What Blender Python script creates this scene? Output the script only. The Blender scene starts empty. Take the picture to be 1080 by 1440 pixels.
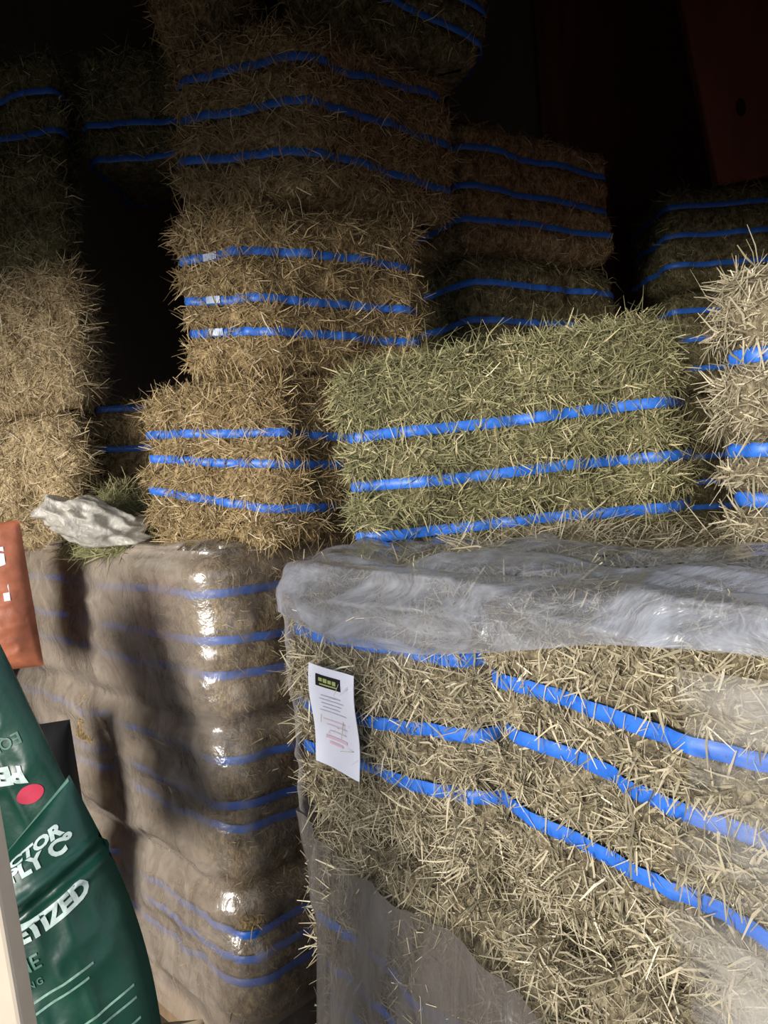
import bpy, math
import numpy as np
from mathutils import Vector, Matrix, Euler

# ------------------------------------------------------------------ camera, light, exposure
SC = bpy.context.scene
COL = SC.collection
EYE = 1.475                                  # camera height; coordinates below are (x, y, height relative to the eye)
cam = bpy.data.cameras.new('camera')
cam.sensor_fit = 'VERTICAL'; cam.sensor_height = 36; cam.lens = 27; cam.clip_start = .02
camo = bpy.data.objects.new('camera', cam); COL.objects.link(camo)
camo.matrix_world = (Matrix.Translation((0, 0, EYE)) @ Matrix.Rotation(math.radians(90 - 3.4), 4, 'X')
                     @ Matrix.Rotation(math.radians(-4.6), 4, 'Z'))
SC.camera = camo

w = bpy.data.worlds.new('world'); SC.world = w; w.use_nodes = True
wn = w.node_tree.nodes; wl = w.node_tree.links
bg = wn['Background']; bg.inputs['Strength'].default_value = .92
tcw = wn.new('ShaderNodeTexCoord'); sep = wn.new('ShaderNodeSeparateXYZ'); crw = wn.new('ShaderNodeValToRGB')
wl.new(tcw.outputs['Generated'], sep.inputs[0]); wl.new(sep.outputs['Z'], crw.inputs[0]); wl.new(crw.outputs[0], bg.inputs[0])
crw.color_ramp.elements[0].position = 0.0; crw.color_ramp.elements[0].color = (.80, .86, .95, 1)
crw.color_ramp.elements[1].position = 1.0; crw.color_ramp.elements[1].color = (.62, .76, 1.0, 1)

sun = bpy.data.lights.new('sun', 'SUN'); sun.energy = 4.3; sun.angle = math.radians(22); sun.color = (1.0, .95, .88)
suno = bpy.data.objects.new('sun', sun); COL.objects.link(suno)
SUN_EL, SUN_AZ = math.radians(4.5), math.radians(-38)       # low light through the open front, from behind the left shoulder
ldir = Vector((-math.sin(SUN_AZ) * math.cos(SUN_EL), math.cos(SUN_AZ) * math.cos(SUN_EL), -math.sin(SUN_EL)))
suno.rotation_euler = ldir.to_track_quat('-Z', 'Y').to_euler()

vs = SC.view_settings
vs.view_transform = 'Standard'; vs.look = 'None'; vs.gamma = 1; vs.exposure = 0.2
try: vs.use_curve_mapping = False
except Exception: pass

# ------------------------------------------------------------------ helpers
def v3(x, y, z): return np.array([x, y, z + EYE])

def mk(name, V, F, mat, parent=None, origin=None, smooth=True, attrs=None):
    """V (n,3) world coordinates, F a list of (m,k) index arrays"""
    V = np.asarray(V, dtype=np.float64)
    o0 = np.zeros(3) if origin is None else np.asarray(origin, dtype=np.float64)
    Fs = F if isinstance(F, list) else [F]
    me = bpy.data.meshes.new(name)
    n = sum(len(f) for f in Fs); nl = sum(f.size for f in Fs)
    me.vertices.add(len(V)); me.vertices.foreach_set('co', (V - o0).astype(np.float32).ravel())
    me.loops.add(nl); me.loops.foreach_set('vertex_index', np.concatenate([f.ravel() for f in Fs]).astype(np.int32))
    me.polygons.add(n)
    tot = np.concatenate([np.full(len(f), f.shape[1]) for f in Fs])
    me.polygons.foreach_set('loop_start', np.concatenate([[0], np.cumsum(tot)[:-1]]).astype(np.int32))
    me.polygons.foreach_set('loop_total', tot.astype(np.int32))
    if smooth: me.polygons.foreach_set('use_smooth', np.ones(n, dtype=bool))
    for k, a in (attrs or {}).items():
        at = me.attributes.new(k, 'FLOAT', 'POINT'); at.data.foreach_set('value', np.asarray(a, dtype=np.float32))
    me.update(calc_edges=True); me.validate()
    me.materials.append(mat)
    o = bpy.data.objects.new(name, me); COL.objects.link(o)
    if parent is not None:
        o.parent = parent
        o.location = o0 - np.array(parent.location)
    else: o.location = o0
    return o

def tag(o, label=None, cat=None, group=None, kind=None):
    if label: o['label'] = label
    if cat: o['category'] = cat
    if group: o['group'] = group
    if kind: o['kind'] = kind
    return o

def empty(name, loc, label=None, cat=None, group=None):
    o = bpy.data.objects.new(name, None); COL.objects.link(o); o.location = loc; o.empty_display_size = .1
    return tag(o, label, cat, group)

def grid_faces(nu, nv, close_u=False):
    """vertices laid out [v][u]"""
    iu = np.arange(nu if close_u else nu - 1); iv = np.arange(nv - 1)
    U, W = np.meshgrid(iu, iv); U2 = (U + 1) % nu
    return np.stack([W * nu + U, W * nu + U2, (W + 1) * nu + U2, (W + 1) * nu + U], -1).reshape(-1, 4)

def hash3(i, j, k, s):
    n = (i * 374761393 + j * 668265263 + k * 2147483647 + s * 1274126177) & 0xFFFFFFFF
    n = ((n ^ (n >> 13)) * 1274126177) & 0xFFFFFFFF
    return ((n ^ (n >> 16)) & 0xFFFF) / 32767.5 - 1.0

def vnoise(P, freq, seed=0):
    q = np.asarray(P) * freq + 1000.0
    i = np.floor(q).astype(np.int64); f = q - i; f = f * f * (3 - 2 * f)
    r = 0
    for a in (0, 1):
        for b in (0, 1):
            for c in (0, 1):
                wgt = (f[..., 0] if a else 1 - f[..., 0]) * (f[..., 1] if b else 1 - f[..., 1]) * (f[..., 2] if c else 1 - f[..., 2])
                r = r + wgt * hash3(i[..., 0] + a, i[..., 1] + b, i[..., 2] + c, seed)
    return r

def box_obj(name, c, size, mat, parent=None, rot=None, bevel=.004):
    """a bevelled board: box with chamfered edges, rot = Matrix 3x3"""
    sx, sy, sz = [s / 2 for s in size]; b = min(bevel, sx * .4, sy * .4, sz * .4)
    import bmesh
    bm = bmesh.new(); bmesh.ops.create_cube(bm, size=1)
    for v in bm.verts: v.co = Vector((v.co.x * size[0], v.co.y * size[1], v.co.z * size[2]))
    bmesh.ops.bevel(bm, geom=list(bm.edges), offset=b, segments=2, affect='EDGES', profile=.5)
    if rot is not None: bmesh.ops.transform(bm, matrix=rot.to_4x4(), verts=bm.verts)
    me = bpy.data.meshes.new(name); bm.to_mesh(me); bm.free(); me.materials.append(mat)
    o = bpy.data.objects.new(name, me); COL.objects.link(o)
    if parent is not None: o.parent = parent; o.location = Vector(c) - parent.location
    else: o.location = c
    return o

# ------------------------------------------------------------------ materials
class NT:
    def __init__(s, name):
        s.m = bpy.data.materials.new(name); s.m.use_nodes = True; s.t = s.m.node_tree
        s.b = s.t.nodes['Principled BSDF']; s.out = s.t.nodes['Material Output']
    def n(s, typ, **kw):
        nd = s.t.nodes.new('ShaderNode' + typ)
        for k, v in kw.items(): setattr(nd, k, v)
        return nd
    def l(s, a, b): s.t.links.new(a, b)
    def noise(s, scale, detail=3, rough=.5, vec=None, dist=0):
        nd = s.n('TexNoise'); nd.inputs['Scale'].default_value = scale; nd.inputs['Detail'].default_value = detail
        nd.inputs['Roughness'].default_value = rough; nd.inputs['Distortion'].default_value = dist
        if vec is not None: s.l(vec, nd.inputs['Vector'])
        return nd
    def coord(s, scale=None, rot=None):
        tc = s.n('TexCoord')
        if scale is None: return tc.outputs['Object']
        mp = s.n('Mapping'); s.l(tc.outputs['Object'], mp.inputs[0]); mp.inputs['Scale'].default_value = scale
        if rot: mp.inputs['Rotation'].default_value = rot
        return mp.outputs[0]
    def ramp(s, fac, stops):
        r = s.n('ValToRGB'); s.l(fac, r.inputs[0]); e = r.color_ramp.elements
        while len(e) < len(stops): e.new(.5)
        for q, (p, c) in zip(e, stops): q.position = p; q.color = (*c, 1)
        return r
    def bump(s, h, strength, dist):
        b = s.n('Bump'); s.l(h, b.inputs['Height']); b.inputs['Strength'].default_value = strength
        b.inputs['Distance'].default_value = dist; s.l(b.outputs[0], s.b.inputs['Normal']); return b

def hay_body(name, dark, mid, light, k=1.):
    m = NT(name)
    n1 = m.noise(30, 4, .65, m.coord((1, 1, 1)), .6)
    n2 = m.noise(90, 3, .7, m.coord((1, 1, .45), (.3, .2, 0)), 1.2)
    mx = m.n('Math', operation='ADD'); mu = m.n('Math', operation='MULTIPLY'); mu.inputs[1].default_value = .5
    m.l(n1.outputs[0], mx.inputs[0]); m.l(n2.outputs[0], mx.inputs[1]); m.l(mx.outputs[0], mu.inputs[0])
    dk = lambda c, k: tuple(q * k for q in c)
    r = m.ramp(mu.outputs[0], [(.40, dk(dark, .55 * k)), (.52, dk(mid, .62 * k)), (.64, dk(light, .8 * k))])  # lowered tones put the shade between straws into the body; k lifts them
    m.l(r.outputs[0], m.b.inputs['Base Color']); m.b.inputs['Roughness'].default_value = .9
    m.b.inputs['Specular IOR Level'].default_value = .15
    m.bump(mu.outputs[0], 1.0, .02)
    return m.m

def hay_blade(name, cols):
    m = NT(name)
    a = m.n('Attribute'); a.attribute_name = 'tone'
    r = m.ramp(a.outputs['Fac'], cols)
    m.l(r.outputs[0], m.b.inputs['Base Color']); m.b.inputs['Roughness'].default_value = .75
    m.b.inputs['Specular IOR Level'].default_value = .2
    return m.m

HB = {
 'green': hay_body('hay_green', (.085, .072, .034), (.25, .21, .105), (.40, .34, .19)),
 'tan':   hay_body('hay_tan', (.09, .062, .030), (.27, .19, .095), (.42, .31, .165), 1.7),
 'tan_lit':  hay_body('hay_tan_lit', (.16, .115, .06), (.42, .32, .18), (.60, .48, .29), 1.7),  # lighter copy of tan: sunlight on the far left bales put into the colour
 'pale':  hay_body('hay_pale', (.13, .105, .062), (.35, .28, .17), (.50, .42, .275)),
}
ST = {
 'green': hay_blade('straw_green', [(0, (.085, .078, .034)), (.35, (.185, .185, .085)), (.65, (.33, .30, .155)), (.9, (.52, .44, .25)), (1, (.72, .63, .42))]),
 'tan':   hay_blade('straw_tan', [(0, (.11, .072, .03)), (.35, (.28, .20, .09)), (.65, (.43, .32, .17)), (.9, (.56, .44, .26)), (1, (.70, .60, .42))]),
 'tan_lit':  hay_blade('straw_tan_lit', [(0, (.17, .12, .06)), (.35, (.40, .30, .16)), (.65, (.58, .46, .28)), (.9, (.70, .58, .38)), (1, (.80, .70, .50))]),  # blades of the same tan, with the sunlight in their colour
 'pale':  hay_blade('straw_pale', [(0, (.10, .085, .05)), (.3, (.25, .21, .13)), (.45, (.32, .28, .18)), (.65, (.46, .39, .265)), (.9, (.56, .485, .325)), (1, (.74, .67, .50))]),
}

def plain(name, col, rough=.6, spec=.3, noise=None, bump=None):
    m = NT(name); m.b.inputs['Roughness'].default_value = rough; m.b.inputs['Specular IOR Level'].default_value = spec
    sc, amt = noise or (8, .12)
    n = m.noise(sc, 4, .6, m.coord())
    r = m.ramp(n.outputs[0], [(.3, tuple(c * (1 - amt) for c in col)), (.7, tuple(min(1, c * (1 + amt)) for c in col))])
    m.l(r.outputs[0], m.b.inputs['Base Color'])
    if bump: m.bump(n.outputs[0], *bump)
    return m.m

M_STRAP = plain('strap_blue', (.028, .15, .60), .42, .45, (60, .18), (.3, .002))
M_SEALGLINT = plain('seal_highlight', (.42, .5, .66), .35, .5)  # pale tone paints the gloss highlight of the strap onto its seal
M_PAPER = plain('label_paper', (.74, .74, .82), .6, .3, (20, .04))
M_BLACK = plain('print_black', (.012, .012, .012), .5)
M_YEL = plain('print_yellow', (.36, .40, .14), .5)
M_GREY = plain('print_grey', (.42, .42, .47), .6)
M_PINK = plain('print_pink', (.72, .50, .56), .6)
M_GREEN = plain('bag_green', (.006, .048, .030), .33, .5, (9, .25), (.35, .01))
M_WHITEINK = plain('print_white', (.50, .60, .55), .5, .3, (40, .25))
M_DIMINK = plain('print_faded', (.10, .20, .155), .5, .3, (40, .25))
M_SMALLINK = plain('print_small', (.20, .33, .26), .5, .3, (60, .5))
M_REDINK = plain('print_red', (.50, .02, .06), .5)
M_ORANGE = plain('sack_orange', (.42, .14, .075), .45, .4, (14, .35), (.3, .01))
M_SACKWHITE = plain('sack_white', (.8, .8, .85), .5)
M_DARKGAP = plain('gap_black', (.018, .018, .020), .55, .3)
M_TANSACK = plain('sack_tan', (.30, .23, .15), .8, .1, (10, .2), (.4, .01))
M_CREAM = plain('board_cream', (.60, .50, .38), .7, .2, (7, .12), (.2, .004))
M_PALLET = plain('pallet_wood', (.25, .17, .10), .85, .1, (12, .3), (.4, .004))

def painted(name, col, col2):
    m = NT(name); c = m.coord((1, 1, .12))
    n = m.noise(18, 4, .6, c); n2 = m.noise(2.2, 3, .5, m.coord())
    ad = m.n('Math', operation='ADD'); m.l(n.outputs[0], ad.inputs[0]); m.l(n2.outputs[0], ad.inputs[1])
    hf = m.n('Math', operation='MULTIPLY'); hf.inputs[1].default_value = .5; m.l(ad.outputs[0], hf.inputs[0])
    r = m.ramp(hf.outputs[0], [(.35, col), (.65, col2)])
    m.l(r.outputs[0], m.b.inputs['Base Color']); m.b.inputs['Roughness'].default_value = .75; m.bump(n.outputs[0], .3, .004)
    return m.m
M_RED = painted('wall_red_paint', (.12, .028, .018), (.19, .042, .026))
M_REDBOARD = painted('board_red_paint', (.17, .050, .026), (.24, .07, .036))
M_KNOT = plain('board_knot', (.03, .006, .005), .8)
M_DARKWALL = painted('wall_dark_boards', (.10, .082, .066), (.14, .115, .09))
M_CEIL = painted('ceiling_boards', (.045, .035, .03), (.07, .055, .045))
M_FLOOR = plain('floor_planks', (.16, .12, .085), .85, .1, (6, .3), (.4, .006))
M_GROUND = plain('ground_gravel', (.34, .31, .27), .95, .05, (40, .25), (.5, .02))

def film(name, body, streak_scale, base, gain, rough=.16, gloss=1.0, rot=None, bump=.5, bd=.01):
    """clear stretch film: see-through with a milky part that comes from the layers ('haze' per vertex) and creases"""
    m = NT(name); t = m.t
    c = m.coord(streak_scale, rot)
    n = m.noise(1, 5, .62, c, 1.4); n2 = m.noise(5, 3, .6, m.coord((3, 3, 3)), .5)
    rr = m.n('MapRange'); m.l(n.outputs[0], rr.inputs[0])
    rr.inputs[1].default_value = .42; rr.inputs[2].default_value = .72; rr.inputs[3].default_value = 0; rr.inputs[4].default_value = gain
    at = m.n('Attribute'); at.attribute_name = 'haze'
    ad = m.n('Math', operation='MULTIPLY_ADD'); m.l(at.outputs['Fac'], ad.inputs[0]); ad.inputs[1].default_value = 1.0; m.l(rr.outputs[0], ad.inputs[2])
    ad2 = m.n('Math', operation='ADD', use_clamp=True); m.l(ad.outputs[0], ad2.inputs[0]); ad2.inputs[1].default_value = base
    bp = m.n('Bump'); bp.inputs['Strength'].default_value = bump; bp.inputs['Distance'].default_value = bd
    sm = m.n('Math', operation='ADD'); m.l(n.outputs[0], sm.inputs[0]); m.l(n2.outputs[0], sm.inputs[1]); m.l(sm.outputs[0], bp.inputs['Height'])
    tr = m.n('BsdfTransparent'); tr.inputs[0].default_value = (.97, .97, .97, 1)
    df = m.n('BsdfDiffuse'); df.inputs[0].default_value = (*body, 1); m.l(bp.outputs[0], df.inputs['Normal'])
    tl = m.n('BsdfTranslucent'); tl.inputs[0].default_value = (*body, 1)
    dm = m.n('MixShader'); dm.inputs[0].default_value = .3; m.l(df.outputs[0], dm.inputs[1]); m.l(tl.outputs[0], dm.inputs[2])
    gl = m.n('BsdfGlossy'); gl.inputs['Color'].default_value = (1, 1, 1, 1); gl.inputs['Roughness'].default_value = rough; m.l(bp.outputs[0], gl.inputs['Normal'])
    fr = m.n('Fresnel'); ge = m.n('NewGeometry'); io = m.n('MapRange'); m.l(ge.outputs['Backfacing'], io.inputs[0]); io.inputs[3].default_value = 1.5; io.inputs[4].default_value = 1 / 1.5
    m.l(io.outputs[0], fr.inputs[0]); m.l(bp.outputs[0], fr.inputs['Normal'])
    fm = m.n('Math', operation='MULTIPLY', use_clamp=True); m.l(fr.outputs[0], fm.inputs[0]); fm.inputs[1].default_value = gloss
    m1 = m.n('MixShader'); m.l(ad2.outputs[0], m1.inputs[0]); m.l(tr.outputs[0], m1.inputs[1]); m.l(dm.outputs[0], m1.inputs[2])
    m2 = m.n('MixShader'); m.l(fm.outputs[0], m2.inputs[0]); m.l(m1.outputs[0], m2.inputs[1]); m.l(gl.outputs[0], m2.inputs[2])
    m.l(m2.outputs[0], m.out.inputs['Surface'])
    return m.m
FROT = (0, 0, math.atan2(.757, .653))
M_FILM_TOP = film('film_top', (.40, .41, .45), (2.5, 9, 15), .0, .62, .26, 1.9, FROT, .5, .012)
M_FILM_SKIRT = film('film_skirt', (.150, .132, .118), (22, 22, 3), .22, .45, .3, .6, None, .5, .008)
M_FILM_LEFT = film('film_left', (.60, .51, .42), (12, 12, 9), .04, .32, .22, 1.8, (.5, .3, 0), .45, .008)
M_CRUMPLE = film('film_crumpled', (.74, .70, .62), (25, 25, 25), .78, .2, .3, 1.0, None, .8, .01)

# ------------------------------------------------------------------ the barn
def slab(name, c, size, mat, kind='structure', label=None):
    o = box_obj(name, c, size, mat, bevel=.01); o['kind'] = kind
    if label: o['label'] = label
    return o
XL, XR, YF, YB, ZC = -2.7, 1.75, .80, 3.9, 3.9
slab('floor', ((XL + XR) / 2, (YF + YB) / 2, -.05), (XR - XL + .2, YB - YF + .2, .1), M_FLOOR, label='worn plank floor under the hay pallets')
slab('ground', (0, YF - 6.15, -.09), (24, 12.1, .1), M_GROUND, label='pale gravel yard in front of the barn')
slab('wall_left', (XL - .05, (YF + YB) / 2, ZC / 2), (.1, YB - YF, ZC), M_RED)
slab('wall_right', (XR + .05, (YF + YB) / 2, ZC / 2), (.1, YB - YF, ZC), M_RED)
slab('wall_back', ((XL + XR) / 2, YB + .05, ZC / 2), (XR - XL + .2, .1, ZC), M_DARKWALL)
slab('ceiling', ((XL + XR) / 2, (YF + YB) / 2, ZC + .05), (XR - XL + .2, YB - YF + .2, .1), M_CEIL)
HEAD = 2.04
slab('wall_front', ((XL + XR) / 2, YF, (HEAD + ZC) / 2), (XR - XL, .1, ZC - HEAD), M_RED, label='wall above the open barn front')
# red panel boards on the far right part of the back wall
slab('trim_1', (1.32, YB - .03, 2.6), (.8, .04, 2.4), M_RED, label='dark red painted panel on the back wall')

# ------------------------------------------------------------------ bales
def rounded_quad(Q, r, N):
    Q = [np.array(q, float) for q in Q]; pts = []; corner_s = []
    for i in range(4):
        P, A, B = Q[i], Q[i - 1], Q[(i + 1) % 4]
        a = P + (A - P) / np.linalg.norm(A - P) * r; b = P + (B - P) / np.linalg.norm(B - P) * r
        for t in np.linspace(0, 1, 9): pts.append((1 - t) ** 2 * a + 2 * t * (1 - t) * P + t * t * b)
    pts = np.array(pts); n = len(pts)
    d = np.linalg.norm(np.roll(pts, -1, 0) - pts, axis=1); cum = np.concatenate([[0], np.cumsum(d)])
    for i in range(4): corner_s.append(cum[i * 9 + 4])
    s = np.arange(N) / N * cum[-1]
    pc = np.vstack([pts, pts[:1]])
    xy = np.stack([np.interp(s, cum, pc[:, 0]), np.interp(s, cum, pc[:, 1])], 1)
    tan = np.roll(xy, -1, 0) - np.roll(xy, 1, 0); tan /= np.linalg.norm(tan, axis=1)[:, None]
    nor = np.stack([tan[:, 1], -tan[:, 0]], 1)
    cs = np.array(corner_s)
    def at_corners(vals):
        S = np.concatenate([cs, [cs[0] + cum[-1]]]); Vv = np.concatenate([vals, [vals[0]]])
        q = np.where(s < cs[0], s + cum[-1], s)
        return np.interp(q, S, Vv)
    return xy, nor, at_corners

def blades(P, Nn, count_rng, n, length, width, lift, rng, flat=None, droop=.3):
    """ribbons rooted at P with normals Nn; n blades already picked"""
    t = rng.normal(size=(n, 3)); t -= Nn * np.sum(t * Nn, 1)[:, None]; t[:, 2] *= .8
    t /= np.linalg.norm(t, axis=1)[:, None] + 1e-9
    lf = lift[0] + (lift[1] - lift[0]) * rng.random(n) ** 2
    d = t + Nn * lf[:, None]; d /= np.linalg.norm(d, axis=1)[:, None]
    L = length[0] + (length[1] - length[0]) * rng.random(n) ** 1.8
    W = width[0] + (width[1] - width[0]) * rng.random(n) ** 2
    wv = np.cross(d, Nn + .5 * rng.normal(size=(n, 3))); wv /= np.linalg.norm(wv, axis=1)[:, None] + 1e-9
    bend = rng.normal(size=(n, 3)) * .28 - Nn * droop * lf[:, None]; bend[:, 2] -= .08
    p0 = P - Nn * .004; p1 = p0 + d * (L * .5)[:, None]; d2 = d + bend; d2 /= np.linalg.norm(d2, axis=1)[:, None]
    p2 = p1 + d2 * (L * .5)[:, None]
    h = wv * (W * .5)[:, None]
    V = np.stack([p0 - h * .7, p0 + h * .7, p1 - h, p1 + h, p2 - h * .45, p2 + h * .45], 1).reshape(-1, 3)
    b = np.arange(n)[:, None] * 6
    F = np.concatenate([b + np.array([[0, 1, 3, 2]]), b + np.array([[2, 3, 5, 4]])], 0)
    tone = np.repeat(np.clip(rng.beta(2.2, 2.2, n) + (rng.random(n) < .04) * .5, 0, 1), 6)
    return V, F, tone

STRAW_TRIS = 0
def bale(label, C, R, L, z0, h, straps, kind, seed, nb=5000, group=None, B=None, rad=.06, pinch=.016, amp=.014,
         length=(.018, .075), width=(.0012, .0034), lift=(.02, .36), seal_glints=None, wisps=0, lean=(0, 0), skipstrap=(), top=None):
    """a strapped bale: C nearest corner, R and L its neighbours (x, y), z0 base relative to the eye,
    straps = [(height at C, at R, at L)]"""
    global STRAW_TRIS
    rng = np.random.default_rng(seed)
    C, R, L = map(lambda q: np.array(q, float), (C, R, L)); B = R + L - C if B is None else np.array(B, float)
    N = 140; xy, nor, atc = rounded_quad([C, R, B, L], rad, N)
    cen = (C + R + B + L) / 4; org = np.array([cen[0], cen[1], z0 + EYE])
    root = empty('hay_bale', org, label, 'hay bale', group)
    SZ = [atc(np.array([a, b, b + c - a, c])) for a, b, c in straps]
    ztop = h; TT = atc(np.array([top[0], top[1], top[1], top[2]])) if top else 0
    def ring(zr):
        """zr: (N,) height above base -> positions"""
        dt = np.clip(.055 - np.minimum(zr, ztop - zr), 0, .055); ins = .055 - np.sqrt(np.maximum(.055 ** 2 - dt ** 2, 0))
        bulge = .010 * np.sin(np.pi * np.clip(zr / ztop, 0, 1))
        for sz in SZ: ins = ins + pinch * np.exp(-((zr + z0 - sz) / .017) ** 2)
        p = np.stack([xy[:, 0], xy[:, 1], z0 + zr + EYE], 1)
        nz = amp * vnoise(p, 9, seed) + amp * .6 * vnoise(p, 23, seed + 1) + amp * .35 * vnoise(p, 60, seed + 2)
        if top is not None: p[:, 2] += TT * np.clip(zr / ztop, 0, 1) ** 5
        off = (bulge - ins + nz)
        sh = np.array([lean[0] * zr, lean[1] * zr]).T if np.ndim(zr) else 0
        p[:, :2] += nor * off[:, None] + sh
        return p
    K = 46; rings = [ring(np.full(N, h * (k / (K - 1)))) for k in range(K)]
    cT = np.array([cen[0] + lean[0] * h, cen[1] + lean[1] * h]); V = []
    bc = rings[0].copy()
    for s in (0.02, .5):
        q = bc.copy(); q[:, :2] = cen + (bc[:, :2] - cen) * s; V.append(q)
    V += rings
    for s in (.96, .9, .8, .68, .55, .42, .28, .14, .02):
        q = rings[-1].copy(); q[:, :2] = cT + (q[:, :2] - cT) * s
        q[:, 2] += amp * 1.1 * vnoise(q, 9, seed + 5) + amp * .7 * vnoise(q, 30, seed + 6); V.append(q)
    V = np.concatenate(V); F = grid_faces(N, len(V) // N, True)
    mk('hay_body', V, F, HB[kind], root, org)
    # straps
    for k, sz in enumerate(SZ):
        if k in skipstrap: continue
        rows = []
        for dz, do in ((-.0098, .0015), (-.005, .0042), (.005, .0042), (.0098, .0015)):
            wob = .0015 * np.sin(np.arange(N) * .21 + k)
            p = ring(sz - z0 + 0 * dz); p[:, 2] += dz + wob; p[:, :2] += nor * (do + .009); rows.append(p)
        o = mk('strap', np.concatenate(rows), grid_faces(N, 4, True), M_STRAP, root, org)
        if seal_glints:
            i = seal_glints; pr = ring(sz - z0)
            for j in ([i] if not isinstance(i, (list, tuple)) else i):
                idx = np.arange(j, j + 5) % N
                rw = []
                for dz in (-.0085, .0085):
                    q = pr[idx].copy(); q[:, 2] += dz; q[:, :2] += nor[idx] * .0165; rw.append(q)
                sl = mk('seal_highlight', np.concatenate(rw), grid_faces(5, 2), M_SEALGLINT, root, org); sl['label'] = 'pale crimped seal on blue strap'
    # straw standing off the surface
    tri = V[F]; fc = tri.mean(1); fn = np.cross(tri[:, 1] - tri[:, 0], tri[:, 3] - tri[:, 0]); ar = np.linalg.norm(fn, axis=1); fn = fn / (ar[:, None] + 1e-12)
    tocam = np.array([0, 0, EYE]) - fc; tocam /= np.linalg.norm(tocam, axis=1)[:, None]
    vis = np.sum(fn * tocam, 1)
    side = np.array([.6, 0, 0])
    wt = ar * np.where(vis > -.05, 1, .12) * np.where(fn[:, 2] < -.6, 0, 1)
    pick = rng.choice(len(F), nb, p=wt / wt.sum())
    a, b = rng.random(nb)[:, None], rng.random(nb)[:, None]
    P = (tri[pick, 0] * (1 - a) + tri[pick, 1] * a) * (1 - b) + (tri[pick, 3] * (1 - a) + tri[pick, 2] * a) * b
    Nn = fn[pick]
    keep = np.ones(nb, bool)
    ii = pick % N
    for sz in SZ: keep &= ~((np.abs(P[:, 2] - EYE - sz[ii]) < .019) & (rng.random(nb) < .97))
    P, Nn = P[keep], Nn[keep]
    V1, F1, T1 = blades(P, Nn, None, len(P), length, width, lift, rng)
    if wisps:
        edge = np.concatenate([np.arange(len(F))[(fc[:, 2] > z0 + EYE + h - .06)], ])
        pk = rng.choice(edge, wisps, p=ar[edge] / ar[edge].sum()); Pw = fc[pk]; Nw = fn[pk]
        V2, F2, T2 = blades(Pw, Nw, None, wisps, (.04, .11), (.001, .0028), (.4, 1.6), rng, droop=.5)
        F2 = F2 + len(V1); V1 = np.concatenate([V1, V2]); F1 = np.concatenate([F1, F2]); T1 = np.concatenate([T1, T2])
    s = mk('loose_straw', V1, F1, ST[kind], root, org, smooth=False, attrs={'tone': T1}); s['kind'] = 'stuff'
    STRAW_TRIS += 2 * len(F1)
    return root

G_T = 'straw bales of the tall stack'; G_L = 'bales on the left wrapped pallet'; G_F = 'bales on the front wrapped pallet'
G_B = 'dark bales at the back'; G_S = 'bales of the far left stack'
# --- front pallet (torn film): direction of the long face and of its depth
f2 = np.array([.653, -.757]); s2 = np.array([.757, .653]); P0 = np.array([-.192, 1.345])
def FP(u, s=0.): return P0 + f2 * u + s2 * s
bale('hay bale with the white paper label, at the left end of the front pallet', FP(0), FP(.452), FP(0, .6), -.60, .425,
     [(-.270, -.270, -.270), (-.400, -.375, -.400), (-.480, -.460, -.480)], 'pale', 11, 42000, G_F, width=(.0012, .0032))
bale('largest nearest hay bale, blue straps sloping to the lower right corner', FP(.468), FP(1.12), FP(.468, .6), -.60, .425,
     [(-.285, -.335, -.285), (-.353, -.415, -.353), (-.448, -.510, -.448)], 'pale', 12, 85000, G_F, length=(.014, .055), width=(.0012, .0036))
bale('hay bale of the second layer under the labelled bale, behind hanging film', FP(0), FP(.55), FP(0, .6), -1.02, .415,
     [(-.78, -.82, -.78), (-.87, -.90, -.87), (-.95, -.97, -.95)], 'pale', 13, 26000, G_F)
bale('hay bale of the second layer at the bottom right corner of the photo', FP(.57), FP(1.12), FP(.57, .6), -1.02, .415,
     [(-.84, -.84, -.84), (-.90, -.90, -.90), (-.96, -.96, -.96)], 'pale', 14, 30000, G_F)
for k, u in enumerate((0, .57)):
    bale(('lowest hay bale at the left foot of the front pallet', 'lowest hay bale at the near foot of the front pallet')[k], FP(u), FP(u + .55), FP(u, .6), -1.345, .32,
         [(-1.1, -1.1, -1.1), (-1.18, -1.18, -1.18), (-1.26, -1.26, -1.26)], 'pale', 15 + k, 1200, G_F)

# --- bales standing loose on the front pallet
bale('greenish hay bale with three bright blue straps in the middle of the photo', (-.075, 1.45), (.565, 1.45), (.075, 1.83), -.175, .39,
     [(.058, .075, .058), (-.037, -.022, -.037), (-.133, -.118, -.133)], 'green', 21, 56000, 'bales on top of the front pallet', length=(.016, .065), wisps=900, rad=.06, top=(-.025, .03, -.01), amp=.018)
bale('pale hay bale cut by the right edge, on top of the wrapped pallet', (.462, 1.06), (.462 + .42, 1.06 - .487), (.80, 1.35), -.175, .40,
     [(.106, .10, .106), (-.019, -.03, -.019), (-.085, -.11, -.085)], 'pale', 22, 36000, 'bales on top of the front pallet', length=(.018, .06), wisps=150, rad=.06, pinch=.03, amp=.018)

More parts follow.
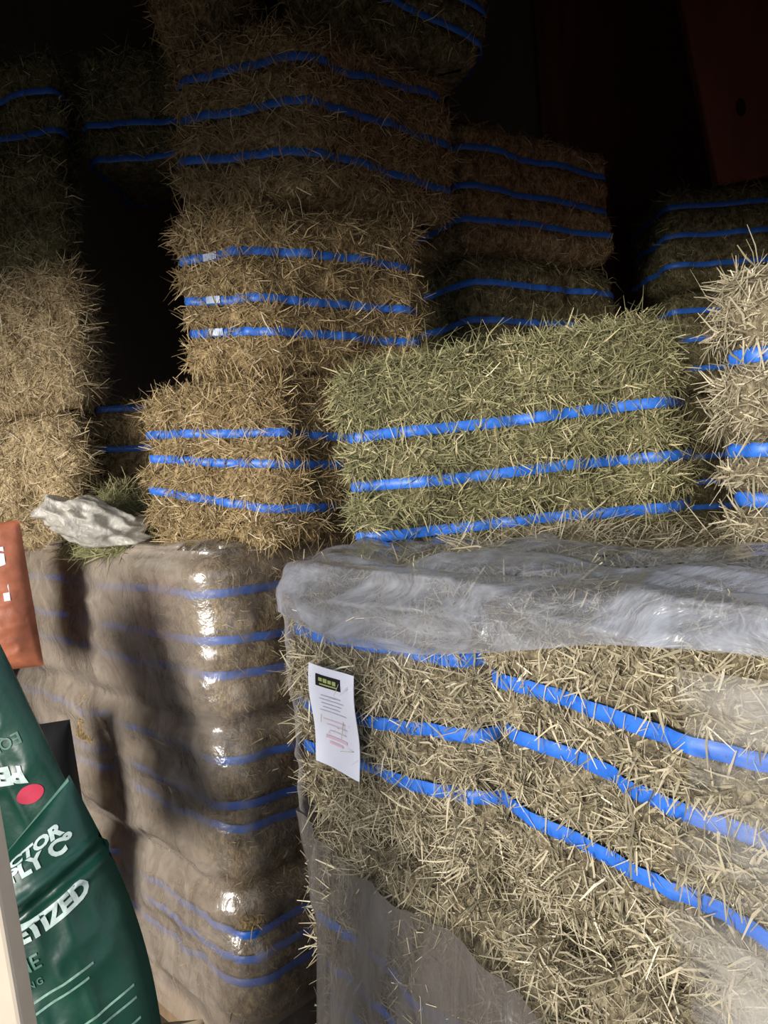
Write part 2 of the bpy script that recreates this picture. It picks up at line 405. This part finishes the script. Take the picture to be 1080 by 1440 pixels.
# --- left pallet, fully wrapped
LC, LL, LR = np.array([-.39, 1.69]), np.array([-1.30, 2.60]), np.array([.20, 2.28])
lm = (LC + LL) / 2 + np.array([0, 0])
LZ = [(-.56, .385), (-.95, .385), (-1.285, .33)]
LS = [[(-.256, -.29, -.262), (-.364, -.42, -.372), (-.444, -.50, -.450)], [(-.64, -.70, -.64), (-.745, -.80, -.745), (-.80, -.86, -.80)], [(-1.05, -1.06, -1.05), (-1.11, -1.13, -1.11), (-1.165, -1.2, -1.165)]]
nm = ['top', 'middle', 'bottom']
for k in range(3):
    z0, hh = LZ[k]
    bale(f'{nm[k]} bale at the near corner of the clear wrapped left pallet', LC, LR, lm + (lm - LC) * -.02, z0, hh, LS[k], 'tan', 31 + k, (14000, 12000, 9000)[k], G_L,
         length=(.015, .05), lift=(.02, .35), amp=.012)
    bale(f'{nm[k]} bale at the far left end of the clear wrapped left pallet', lm + (lm - LC) * .02, lm + (LR - LC), LL, z0, hh,
         [(s[0], s[1], s[0]) for s in LS[k]], 'tan', 41 + k, 7000, G_L, length=(.015, .05), lift=(.02, .35))

# --- the tall stack in the middle
bale('lowest brown bale of the tall centre stack, behind the left pallet film', (-.26, 1.74), (.12, 2.06), (-.60, 1.93), -.172, .40,
     [(.098, .062, .125), (.026, -.004, .065), (-.076, -.106, -.012)], 'tan', 51, 32000, G_T, length=(.02, .075), wisps=500, amp=.022, rad=.08)
bale('second bale of the tall centre stack, three straps with pale ends', (-.25, 1.79), (.16, 2.06), (-.47, 1.87), .235, .405,
     [(.522, .512, .522), (.410, .400, .430), (.335, .315, .355)], 'tan', 52, 16000, G_T, seal_glints=[132], wisps=150, pinch=.022)
bale('third bale of the tall centre stack, lit brown end and dark long side', (-.115, 1.81), (.285, 2.19), (-.455, 1.90), .645, .405,
     [(.952, .990, .948), (.852, .865, .860), (.742, .742, .765)], 'tan', 53, 18000, G_T, wisps=300, rad=.07, pinch=.02)
bale('dark topmost bale of the tall stack cut by the top of the photo', (-.12, 1.98), (.385, 2.12), (-.24, 2.36), 1.058, .40,
     [(1.27, 1.10, 1.25), (1.34, 1.19, 1.31), (1.41, 1.28, 1.37)], 'green', 54, 4000, G_T)
bale('brown bale end at the top left of the tall stack', (-.47, 1.97), (-.27, 1.93), (-.40, 2.36), 1.058, .36,
     [(1.32, 1.32, 1.32), (1.38, 1.38, 1.38)], 'tan', 55, 3000, G_T)

# --- far left stack
bale('pale ragged bale at the left edge, lowest of the far left stack', (-1.40, 2.42), (-.86, 2.24), (-1.55, 2.84), -.172, .41, [], 'tan_lit', 61, 18000, G_S, length=(.02, .09), amp=.025, wisps=200, rad=.09)
bale('sunlit ragged bale at the left edge beside the dark gap', (-1.36, 2.40), (-.80, 2.20), (-1.50, 2.82), .24, .41, [], 'tan_lit', 62, 22000, G_S, length=(.02, .09), amp=.025, wisps=300, rad=.09)
bale('shaded bale at the left edge above the sunlit ragged bale', (-1.42, 2.48), (-.86, 2.28), (-1.56, 2.88), .65, .36, [], 'green', 63, 6000, G_S, length=(.02, .09), amp=.025, wisps=300, rad=.08)
bale('dark top bale at the left edge with faint blue straps', (-1.46, 2.58), (-.90, 2.44), (-1.56, 2.98), 1.012, .36,
     [(1.235, 1.235, 1.235), (1.118, 1.118, 1.118)], 'green', 64, 5000, G_S, wisps=200)
bale('bale bridging the top of the dark gap, low blue straps', (-.865, 2.52), (-.41, 2.50), (-.86, 2.93), 1.02, .38,
     [(1.150, 1.140, 1.15), (1.042, 1.05, 1.04)], 'green', 65, 5000, G_S, wisps=200)
bale('small brown bale deep at the foot of the dark gap, two blue straps', (-.90, 2.42), (-.50, 2.50), (-1.0, 2.84), -.10, .375,
     [(.248, .248, .248), (.122, .118, .122)], 'tan', 66, 6000, G_S, wisps=200)
for k in range(3):
    bale(('hidden support bale behind the tall stack, lowest', 'hidden support bale behind the tall stack, middle one', 'hidden support bale behind the tall stack, uppermost')[k],
         (-.46, 2.56), (.10, 2.60), (-.46, 2.98), -.172 + k * .395, .39, [(-.05 + k * .395,) * 3, (.05 + k * .395,) * 3, (.15 + k * .395,) * 3], 'green', 67 + k, 1200, G_B)

# --- back right
for k in range(3):
    z = -.172 + k * .41
    sz = [[(.15, .14, .15), (.04, .03, .04), (-.07, -.08, -.07)], [(.546, .545, .546), (.430, .425, .43), (.335, .33, .335)], [(.957, .957, .957), (.838, .838, .838), (.744, .75, .744)]][k]
    bale(('lowest bale of the dark stack right of the tall stack', 'middle bale of the dark stack right of the tall stack', 'top bale of the dark stack right of the tall stack, faint blue straps')[k],
         (.32, 2.40), (.90, 2.80), (.12, 2.72), z, .405, sz, 'green' if k < 2 else 'tan', 71 + k, 4000, G_B, wisps=80)
for k in range(2):
    bale(('lower dark bale behind the bale at the right edge', 'upper dark bale under the red board at the back right')[k],
         (1.16, 2.98), (1.70, 3.02), (1.16, 3.42), .19 + k * .395, .39, [(.50 + k * .395,) * 3, (.39 + k * .395,) * 3, (.28 + k * .395,) * 3], 'green', 75 + k, 3000, G_B, wisps=80)
# what stands beneath the back right stacks
for k in range(3):
    z = -1.46 + k * .43
    bale(f'bale under the dark back stack, {nm[2-k]} of the three', (.32, 2.40), (.90, 2.80), (.12, 2.72), z, .425, [(z + .1,) * 3, (z + .2,) * 3, (z + .3,) * 3], 'green', 81 + k, 600, G_B)
    z = -1.46 + k * .55
    bale(f'bale under the red board stack, {nm[2-k]} of the three', (1.16, 2.98), (1.70, 3.02), (1.16, 3.42), z, .545, [(z + .1,) * 3, (z + .2,) * 3, (z + .3,) * 3], 'green', 85 + k, 600, G_B)

# --- loose hay heap in the gap
def heap(label, c, rx, ry, hgt, kind, seed, n, rot=0):
    rng = np.random.default_rng(seed); nu, nv = 60, 26
    th = np.arange(nu) / nu * 2 * math.pi; V = []
    for r in np.linspace(1, .01, nv):
        x = rx * r * np.cos(th); y = ry * r * np.sin(th); z = hgt * (1 - r ** 2.2)
        p = np.stack([c[0] + x * math.cos(rot) - y * math.sin(rot), c[1] + x * math.sin(rot) + y * math.cos(rot), np.full(nu, c[2] + EYE) + z], 1)
        p[:, 2] += (1 - r) * .03 * vnoise(p, 12, seed) ; V.append(p)
    V = np.concatenate(V); F = grid_faces(nu, nv, True); tri = V[F]; fc = tri.mean(1)
    fn = np.cross(tri[:, 1] - tri[:, 0], tri[:, 3] - tri[:, 0]); ar = np.linalg.norm(fn, axis=1); fn /= ar[:, None] + 1e-12
    pk = rng.choice(len(F), n, p=ar / ar.sum())
    V1, F1, T1 = blades(fc[pk] + rng.normal(size=(n, 3)) * .005, fn[pk], None, n, (.03, .10), (.0012, .003), (.1, 1.0), rng)
    T = np.concatenate([np.full(len(V), .3), T1])
    o = mk('loose_hay', np.concatenate([V, V1]), np.concatenate([F, F1 + len(V)]), ST[kind], None, v3(*c), smooth=False, attrs={'tone': T})
    tag(o, label, 'loose hay', kind='stuff')
heap('greenish loose hay heaped at the foot of the dark gap', (-.74, 2.20, -.175), .17, .26, .16, 'green', 91, 4500, .5)
heap('loose hay spilled between the two pallets under the middle bale', (.36, 1.30, -.172), .30, .06, .018, 'pale', 92, 1600, -.1)

# --- wooden pallets under the two stacks
def pallet(label, O, du, dv, lu, lv, ztop):
    du = np.array(du) / np.linalg.norm(du); dv = np.array(dv) / np.linalg.norm(dv); ang = math.atan2(du[1], du[0]); R3 = Matrix.Rotation(ang, 3, 'Z')
    ctr = O + du * lu / 2 + dv * lv / 2; root = empty('wooden_pallet', (ctr[0], ctr[1], 0), label, 'pallet')
    for i in range(3):
        q = O + du * lu / 2 + dv * (lv * (.05 + .45 * i)); box_obj('stringer', (q[0], q[1], (ztop - .02) / 2), (lu, .05, ztop - .02), M_PALLET, root, R3)
    n = 7
    for i in range(n):
        q = O + dv * lv / 2 + du * (lu * (i + .5) / n); box_obj('deck_board', (q[0], q[1], ztop - .01), (lu / n * .72, lv, .02), M_PALLET, root, R3)
pallet('wooden pallet at the foot of the fully wrapped left stack', LC, LL - LC, LR - LC, 1.28, .84, .185)
pallet('wooden pallet at the foot of the front stack', P0, f2, s2, 1.12, .6, .128)

# ------------------------------------------------------------------ stretch film
def sheet(name, fn, nu, nv, mat, label, cat='plastic film', parent=None, group=None):
    U, W = np.meshgrid(np.linspace(0, 1, nu), np.linspace(0, 1, nv)); P, hz = fn(U.ravel(), W.ravel())
    org = P.mean(0); o = mk(name, P, grid_faces(nu, nv)[:, ::-1], mat, parent, org, attrs={'haze': hz})
    if cat: tag(o, label, cat, group)
    return o
nf = -s2
def crease(u, z, seed, a=1.):
    Q = np.stack([u * 2.2, z * 9, 0 * u], 1); q = 1 - np.abs(vnoise(Q, 2.2, seed)) * 2
    Q2 = np.stack([u * 7, z * 20, 0 * u + 3], 1)
    return a * (.010 * q + .004 * vnoise(Q2, 2, seed + 1) + .0015 * vnoise(Q2, 6, seed + 2))
def top_film(U, W):
    u = -.035 + U * 1.12
    zb = np.interp(u, [-.04, .03, .2, .38, .53, .665, .8, 1.1], [-.27, -.256, -.292, -.285, -.262, -.235, -.225, -.22])
    back = .28 + .05 * np.sin(u * 9)
    t = -back + W * (back + .05 * 1.57 + (-.225 - zb))         # path length; 0 = start of the rounded edge
    r = .05; a = np.clip((t) / r, 0, math.pi / 2)
    s_in = np.where(t < 0, -t, 0) + r * (1 - np.sin(a)) - .028
    z = -.150 - r * (1 - np.cos(a)) - np.maximum(t - r * 1.57, 0)
    z = np.where(t < 0, -.150 + .012 * vnoise(np.stack([u, t, t * 0], 1), 8, 5), z)
    c = crease(u, t, 7, 1.2)
    P = np.zeros((len(u), 3)); P[:, :2] = P0 + u[:, None] * f2 + (s_in - np.where(t > 0, c + .006, 0))[:, None] * s2
    # the left end turns round the corner
    k = np.clip(.03 - u, 0, 1); P[:, :2] += (k * .9)[:, None] * s2 + (k * .5)[:, None] * f2
    P[:, 2] = z + EYE + np.where(t <= 0, c, c * .3)
    edge = np.clip((W - .93) / .07, 0, 1)
    hz = .22 + .22 * np.clip((t + .02) / .1, 0, 1) * (u < .75) + .12 * (vnoise(np.stack([u * 1.5, t * 6, 0 * t], 1), 3, 9)) + .10 * edge - .25 * np.clip((-t - .12) / .1, 0, 1)
    return P, np.clip(hz, 0, 1)
sheet('stretch_film', top_film, 260, 90, M_FILM_TOP, 'crinkled milky film folded over the top edge of the front pallet', group='stretch film on the front pallet')
def thin_film(U, W):
    u = -.01 + U * (.46 + .025 * np.sin(W * 7) + .012 * np.sin(W * 23))
    z = -.21 - W * (.36 + .04 * np.sin(u * 6))
    c = crease(u, z, 17, .5) + .012
    P = np.zeros((len(u), 3)); corner = np.clip(.04 - u, 0, 1)
    P[:, :2] = P0 + u[:, None] * f2 + (-c - .012)[:, None] * s2 + (corner * 1.2)[:, None] * s2
    P[:, 2] = z + EYE
    e1 = .30 * np.exp(-((u - .035) / .02) ** 2); e2 = -.1 * np.clip((u - .38) / .05, 0, 1)
    up = .18 * np.clip((z + .33) / .1, 0, 1)
    return P, np.clip(-.06 + e1 + e2 + up, -.2, 1)
M_FILM_THIN = film('film_thin', (.66, .62, .57), (2.5, 2.5, 26), -.02, .10, .3, .25, FROT, .3, .004)
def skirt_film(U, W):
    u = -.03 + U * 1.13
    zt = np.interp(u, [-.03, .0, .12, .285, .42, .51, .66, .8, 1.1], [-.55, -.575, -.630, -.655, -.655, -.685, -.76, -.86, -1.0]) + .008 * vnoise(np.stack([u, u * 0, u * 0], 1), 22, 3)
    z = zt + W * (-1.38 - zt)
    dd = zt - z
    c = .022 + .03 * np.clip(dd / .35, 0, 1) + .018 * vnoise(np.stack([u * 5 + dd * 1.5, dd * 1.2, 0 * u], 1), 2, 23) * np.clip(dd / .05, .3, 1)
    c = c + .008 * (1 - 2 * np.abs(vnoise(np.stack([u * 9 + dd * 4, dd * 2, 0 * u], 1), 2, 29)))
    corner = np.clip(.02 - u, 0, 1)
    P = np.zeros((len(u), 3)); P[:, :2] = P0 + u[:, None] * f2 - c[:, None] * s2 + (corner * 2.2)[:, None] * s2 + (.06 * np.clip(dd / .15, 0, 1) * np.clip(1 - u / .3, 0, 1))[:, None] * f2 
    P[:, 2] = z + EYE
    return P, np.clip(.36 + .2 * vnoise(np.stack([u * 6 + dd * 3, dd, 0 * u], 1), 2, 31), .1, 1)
sheet('stretch_film', thin_film, 260, 60, M_FILM_THIN, 'thin clear film stretched over the labelled bale and nearest bale', group='stretch film on the front pallet')
def end_film(U, W):
    u = .745 + .018 * np.sin(W * 9) + U * .34
    z = -.225 - W * .50
    c = .020 + crease(u * .5, z * 1.5, 37, .5) + .008
    P = np.zeros((len(u), 3)); P[:, :2] = P0 + u[:, None] * f2 - c[:, None] * s2; P[:, 2] = z + EYE
    band = .38 * np.exp(-((z + .255) / .03) ** 2) + .16 * np.exp(-((z + .40) / .045) ** 2) + .62 * np.exp(-((z + .56) / .05) ** 2)
    return P, np.clip(U * 5, 0, 1) * (.05 + .8 * band) + .06 * vnoise(np.stack([u, z * 14, 0 * u], 1), 2, 41)
M_FILM_END = film('film_gathered', (.76, .71, .63), (2, 2, 30), .0, .25, .25, .8, FROT, .5, .005)
sheet('stretch_film', end_film, 60, 90, M_FILM_END, 'gathered whitish film over the right end of the nearest bale', group='stretch film on the front pallet')
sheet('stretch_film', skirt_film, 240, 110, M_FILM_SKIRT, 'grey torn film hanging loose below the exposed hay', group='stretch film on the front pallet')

def ring_film(label, Q, z1, z2, off, mat, seed, hazefn, top_in=.22, group=None):
    xy, nor, atc = rounded_quad(Q, .10, 300); cen = xy.mean(0); rows = []; hz = []
    prof = [(z1 + .004, -top_in * k) for k in (1, .7, .45, .25, .12)] + [(z1 - .002, -.05), (z1 - .016, -.02), (z1 - .04, -.004)]
    nz = 90; prof += [(z1 - .06 - (z1 - .06 - z2) * k / nz, 0) for k in range(nz + 1)]
    for z, o in prof:
        p = np.stack([xy[:, 0], xy[:, 1], np.full(300, z + EYE)], 1)
        s = np.arange(300)
        Qn = np.stack([p[:, 0] * 1.0, p[:, 1] * 1.0, p[:, 2] * 3.5], 1)
        c = .011 * (1 - 2 * np.abs(vnoise(Qn, 3.2, seed))) + .006 * vnoise(Qn, 9, seed + 1) + .0025 * vnoise(Qn, 25, seed + 2)
        lay = sum(-.022 * math.exp(-((z - zz) / .03) ** 2) for zz in (-.56, -.95))
        p[:, :2] += nor * (off + o + lay + c)[:, None]; 
        if o < -.04: p[:, 2] += c * 1.2 + .012
        rows.append(p); hz.append(hazefn(p, nor, z))
    V = np.concatenate(rows); org = np.array([cen[0], cen[1], z2 + EYE])
    o = mk('stretch_film', V, grid_faces(300, len(prof), True)[:, ::-1], mat, None, org, attrs={'haze': np.concatenate(hz)})
    tag(o, label, 'plastic film', group); return o
def hz_left(p, nor, z):
    left = np.clip(-(nor[:, 0]) * 1.2 - .1, 0, 1)                       # the long left face carries more layers
    far = np.clip((-p[:, 0] - .45) / .35, 0, 1)
    return .09 + left * (.40 + .20 * far) + .10 * vnoise(p * np.array([1, 1, 2]), 5, 77)
ring_film('clear wrinkled stretch film around the left pallet of bales', [LC, LR, LR + LL - LC, LL], -.160, -1.36, .026, M_FILM_LEFT, 61, hz_left)

# crumpled film lying on the left pallet
def crumple(U, W):
    th = U * 2 * math.pi; ph = W * math.pi
    d = np.stack([np.cos(th) * np.sin(ph), np.sin(th) * np.sin(ph), np.cos(ph)], 1)
    r = 1 + .22 * (1 - 2 * np.abs(vnoise(d, 2.3, 5))) + .08 * (1 - 2 * np.abs(vnoise(d, 4, 6))) + .02 * vnoise(d, 11, 7)
    P = d * r[:, None] * np.array([.125, .07, .055]); 
    P[:, 2] += .035 * np.clip(-P[:, 0] / .1, -1, 1)
    a = .12; P = P @ np.array([[math.cos(a), 0, 0], [0, 1, 0], [0, 0, 1]]) ; P[:, 2] = np.maximum(P[:, 2], -.06)
    P += v3(-.745, 1.97, -.085)
    return P, .1 * vnoise(d, 4, 8)
sheet('crumpled_film', crumple, 120, 60, M_CRUMPLE, 'whitish crumpled bunch of plastic film on top of the left pallet', 'crumpled film')

# ------------------------------------------------------------------ paper label on the wrapped bale
def label_pt(a, b, off=0.):
    """a across 0..1, b down 0..1"""
    u = .135 + a * .112; z = -.302 - b * .160 - a * .006
    c = .047 + .003 * np.sin(b * 7) + .002 * np.sin(a * 5 + b * 3) + off
    P = np.zeros((len(a), 3)); P[:, :2] = P0 + u[:, None] * f2 - c[:, None] * s2; P[:, 2] = z + EYE; return P
lroot_o = label_pt(np.array([.5]), np.array([1.]))[0]
lab = empty('paper_label', lroot_o, 'white paper label with black logo box stuck on the wrapped bale', 'label')
def label_patch(name, a0, a1, b0, b1, mat, off, nu=14, nv=18):
    U, W = np.meshgrid(np.linspace(0, 1, nu), np.linspace(0, 1, nv)); U, W = U.ravel(), W.ravel()
    F = grid_faces(nu, nv)
    V = np.concatenate([label_pt(a0 + U * (a1 - a0), b0 + W * (b1 - b0), off), label_pt(a0 + U * (a1 - a0), b0 + W * (b1 - b0), off - .0008)])
    return mk(name, V, np.concatenate([F, F[:, ::-1] + nu * nv]), mat, lab, lroot_o)
label_patch('sheet', 0, 1, 0, 1, M_PAPER, 0)
lb = label_patch('logo_box', .20, .72, .075, .19, M_BLACK, .0012, 6, 4); lb['label'] = 'black printed logo box'
def label_lines(name, spec, mat, off):
    Vs, Fs, n = [], [], 0
    for a0, a1, b0, b1 in spec:
        U, W = np.meshgrid(np.linspace(0, 1, 5), np.linspace(0, 1, 2)); Vs.append(label_pt(a0 + U.ravel() * (a1 - a0), b0 + W.ravel() * (b1 - b0), off)); Fs.append(grid_faces(5, 2) + n); n += 10
    return mk(name, np.concatenate(Vs), np.concatenate(Fs), mat, lab, lroot_o)
label_lines('logo_print', [(.28, .36, .10, .135), (.38, .46, .10, .14), (.48, .55, .105, .14), (.57, .64, .105, .145), (.30, .66, .155, .17)], M_YEL, .0020)['label'] = 'yellow green print in logo box'
label_lines('grey_print', [(.30, .70, .27, .28), (.25, .75, .31, .318), (.28, .7, .35, .358), (.3, .66, .39, .398), (.22, .78, .43, .437)], M_GREY, .0012)['label'] = 'faint grey printed lines'
label_lines('pink_print', [(.25, .72, .52, .53), (.30, .75, .57, .58), (.35, .7, .63, .64), (.25, .72, .69, .72), (.32, .62, .745, .77)], M_PINK, .0012)['label'] = 'faint pink printed lines'

# ------------------------------------------------------------------ sacks
class Sack:
    def __init__(s, name, label, org, right, up, w, h, thick, mat, seed, cat='sack', group=None, fold=None, back=.6, bend=0.):
        s.bend = bend
        s.o = np.array(org, float); s.r = np.array(right, float) / np.linalg.norm(right)
        up = np.array(up, float); up -= s.r * (up @ s.r); s.u = up / np.linalg.norm(up); s.n = np.cross(s.r, s.u)
        if s.n[1] > 0: s.n = -s.n                                   # front side looks towards the barn opening
        s.w, s.h, s.t, s.seed, s.fold = w, h, thick, seed, fold
        s.root = empty(name, s.o, label, cat, group)
        nu, nv = 60, 90; U, W = np.meshgrid(np.linspace(-.5, .5, nu), np.linspace(-.5, .5, nv)); U, W = U.ravel(), W.ravel()
        F = grid_faces(nu, nv); A = s.pt(U, W); B = s.pt(U, W, side=-back)
        flip = np.cross(s.r, s.u) @ s.n < 0
        F1, F2 = (F[:, ::-1], F) if flip else (F, F[:, ::-1])
        mk('sack_body', np.concatenate([A, B]), np.concatenate([F1, F2 + nu * nv]), mat, s.root, s.o)
    def prof(s, u, v):
        a = np.clip(1 - np.abs(2 * u) ** 3.2, 0, 1) ** .6; b = np.clip(1 - np.abs(2 * v) ** 5, 0, 1) ** .6
        return a * b
    def pt(s, u, v, off=0., side=1.):
        x = u * s.w * (1 - .07 * np.abs(2 * v) ** 3 * 0); y = v * s.h - np.where(s.bend > 0, np.clip((v - .36) / .14, 0, 1) * np.clip(.42 * (.5 - u) * s.w, 0, .062), 0)
        q = np.stack([u * 3, v * 4, 0 * u], 1)
        d = s.prof(u, v) * s.t * (1 + .10 * vnoise(q, 1.6, s.seed)) + .004 * (1 - 2 * np.abs(vnoise(q, 3.0, s.seed + 3))) * s.prof(u, v)
        if s.fold is not None and side > 0:
            f0 = s.fold + .10 * u
            d = d + .012 * np.exp(-((v - f0) / .010) ** 2) - .014 * np.exp(-((v - f0 + .028) / .016) ** 2) + .007 * np.exp(-((v - f0 + .055) / .010) ** 2)
        x = x - s.bend * np.clip((.3 - v) * s.h, 0, 1) ** 2
        return s.o + x[:, None] * s.r + y[:, None] * s.u + (side * d + off)[:, None] * s.n
    def strip(s, name, u0, u1, v0, v1, mat, off=.0012, n=24, slant=0., thick=None, wav=0):
        U = np.linspace(0, 1, n); c = [] 
        for e in (0, 1):
            c.append(s.pt(u0 + (u1 - u0) * U, v0 + (v1 - v0) * e + slant * (U - .5) + wav * np.sin(U * 9), off))
        return mk(name, np.concatenate(c), grid_faces(n, 2), mat, s.root, s.o)
    def blob(s, name, u, v, ru, rv, mat, off=.0015):
        th = np.linspace(0, 2 * math.pi, 24, endpoint=False); rows = [s.pt(u + ru * k * np.cos(th), v + rv * k * np.sin(th), off) for k in (1, .5, .02)]
        return mk(name, np.concatenate(rows), grid_faces(24, 3, True), mat, s.root, s.o)
    def text(s, name, body, u, v, size, mat, bold=.02, arc=0., spacing=1., off=.0018, align='CENTER', flatten=1.):
        """lettering laid on the sack; size is the letter height in metres; arc bends the line like a smile"""
        cu = bpy.data.curves.new('t', 'FONT'); cu.body = body; cu.size = 1; cu.offset = bold; cu.resolution_u = 3
        cu.space_character = spacing; cu.align_x = align
        t = bpy.data.objects.new('t', cu); COL.objects.link(t); bpy.context.view_layer.update()
        dg = bpy.context.evaluated_depsgraph_get(); me = t.evaluated_get(dg).to_mesh()
        import bmesh
        bm = bmesh.new(); bm.from_mesh(me); bmesh.ops.triangulate(bm, faces=bm.faces)
        bmesh.ops.subdivide_edges(bm, edges=[e for e in bm.edges if e.calc_length() > .25], cuts=2, use_grid_fill=False)
        bmesh.ops.triangulate(bm, faces=bm.faces)
        co = np.array([v_.co[:] for v_ in bm.verts]); F = np.array([[q.index for q in f.verts] for f in bm.faces]); bm.free()
        t.evaluated_get(dg).to_mesh_clear(); bpy.data.objects.remove(t); bpy.data.curves.remove(cu)
        x = co[:, 0] * size * 1.35; y = co[:, 1] * size * 1.35 * flatten
        y = y + arc * x * x
        P = s.pt(u + x / s.w, v + y / s.h, off)
        return mk(name, P, F, mat, s.root, s.o, smooth=False)

def green_sack(label, org, right, up, seed, fold, upside=False, thick=.06):
    S = Sack('green_sack', label, org, right, up, .36, .62, thick, M_GREEN, seed, group=None, fold=fold, bend=0. if upside else .6)
    k = -.21 if upside else 0
    S.text('brand_print', 'TRACTOR', .19 + k, .385, .024, M_WHITEINK, .05)['label'] = 'pale block lettering on the upper part'
    S.text('brand_print', 'SUPPLY C\u00ba', .20 + k, .338, .026, M_WHITEINK, .05)['label'] = 'pale block lettering, second line'
    S.blob('logo_spot', (-.36, .185)[0] if upside else -.09, .185, .07, .028, M_REDINK)['label'] = 'red printed spot'
    S.text('product_print', 'PELLETIZED', .14 + .9 * k, .195 - .14 * (k < 0), .034 if upside else .027, M_WHITEINK, .055, arc=1.8)['label'] = 'large curved pale lettering'
    S.text('product_print', 'EQUINE', -.03 + 1.2 * k, .125 - .13 * (k < 0), .024, M_DIMINK, .01)['label'] = 'faded lettering below the curved word'
    S.text('product_print', 'BEDDING', -.01 + k, .085 - .13 * (k < 0), .011, M_DIMINK, .01, spacing=1.4)
    for i, (a, b, v) in enumerate([(-.33, .18, .05), (-.3, .15, .025), (-.05, .36, -.06), (-.30, .33, -.09), (-.25, .2, -.115), (-.32, .36, -.14), (-.3, .1, -.165), (-.32, .34, -.19), (-.2, .3, -.215), (-.32, .18, -.245), (-.3, .26, -.28)]):
        S.strip('small_print', a + .08, min(b + .14, .44), v, v + .006, M_SMALLINK, .0015, 26, .02)
    S.strip('top_seam', -.49, .49, .488, .497, M_DIMINK, .001)['label'] = 'paler crimped top seam'
    return S
a1 = math.radians(24)
r1 = np.array([math.cos(a1), .12, math.sin(a1)]); u1 = np.array([-math.sin(a1), .10, math.cos(a1)])
T1 = v3(-.556, 1.25, -.468)
rn = r1 / np.linalg.norm(r1); un_ = u1 - rn * (u1 @ rn); un_ /= np.linalg.norm(un_)
o1 = T1 - rn * .36 * .5 - un_ * .62 * .5
S1 = green_sack('front green plastic sack with pale lettering and a folded upper flap', o1, r1, u1, 5, .27)
S1.blob('white_mark', .42, -.50 + .07, .035, .02, M_WHITEINK)['label'] = 'small white printed mark'
# the second green sack stands upside down behind the first
a2 = math.radians(203)
r2 = np.array([math.cos(a2), .30, math.sin(a2)]); u2 = np.array([-math.sin(a2), -.08, math.cos(a2)])
rn2 = r2 / np.linalg.norm(r2); u22 = u2 - rn2 * (u2 @ rn2); u22 /= np.linalg.norm(u22)
T2 = v3(-.70, 1.46, -.44)
o2 = T2 + rn2 * .36 * .5 - u22 * .0
S2 = green_sack('rear green sack standing upside down at the left edge', o2, r2, u2, 9, None, True, thick=.05)
# orange sack, added black sack for the dark gap, tan sack
S3 = Sack('orange_sack', 'orange red sack with a white mark at the left edge beside the wrapped pallet', v3(-1.065, 1.97, -.26), (1, -.10, .06), (-.05, 0, 1), .30, .38, .05, M_ORANGE, 15)
S3.strip('white_mark', .335, .385, -.02, .34, M_SACKWHITE, .0015)['label'] = 'white printed stripe'
S4 = Sack('gap_sack', 'added black sack standing in for the dark gap behind the green sacks', v3(-.95, 1.90, -.86), (1, .1, .05), (-.05, 0, 1), .26, .56, .06, M_DARKGAP, 17)  # added below the orange sack; its black stands in for shade in the gap
S5 = Sack('tan_sack', 'tan paper sack lying under the front green sack', v3(-.56, 1.30, -1.12), (1, .1, .1), (0, -.5, 1), .42, .50, .07, M_TANSACK, 19)

# ------------------------------------------------------------------ boards
cb = empty('wooden_board', (-.26, .70, 0), 'cream wooden board leaning in the bottom left corner', 'board')
Rb = Matrix.Rotation(math.radians(-3.2), 3, 'Y')
box_obj('plank', (-.436, .70, .665), (.16, .03, 1.33), M_CREAM, cb, Rb, .004)
rb = empty('red_board', (1.40, 3.05, .985 + EYE), 'dark red board with a knot leaning above the back right bales', 'board')
Rr = Matrix.Rotation(math.radians(-8.2), 3, 'Y')
box_obj('plank', (1.475, 3.08, .985 + EYE + .66), (.34, .06, 1.30), M_REDBOARD, rb, Rr, .012)
th = np.linspace(0, 2 * math.pi, 20, endpoint=False)
kv = np.concatenate([np.stack([1.50 + .020 * k * np.cos(th), np.full(20, 3.049 - .001 * (1 - k)), 1.27 + EYE + .036 * k * np.sin(th)], 1) for k in (1, .5, .02)])
ko = mk('knot', kv, grid_faces(20, 3, True), M_KNOT, rb, (1.50, 3.049, 1.27 + EYE)); ko['label'] = 'dark knot hole'
print('straw tris', STRAW_TRIS)
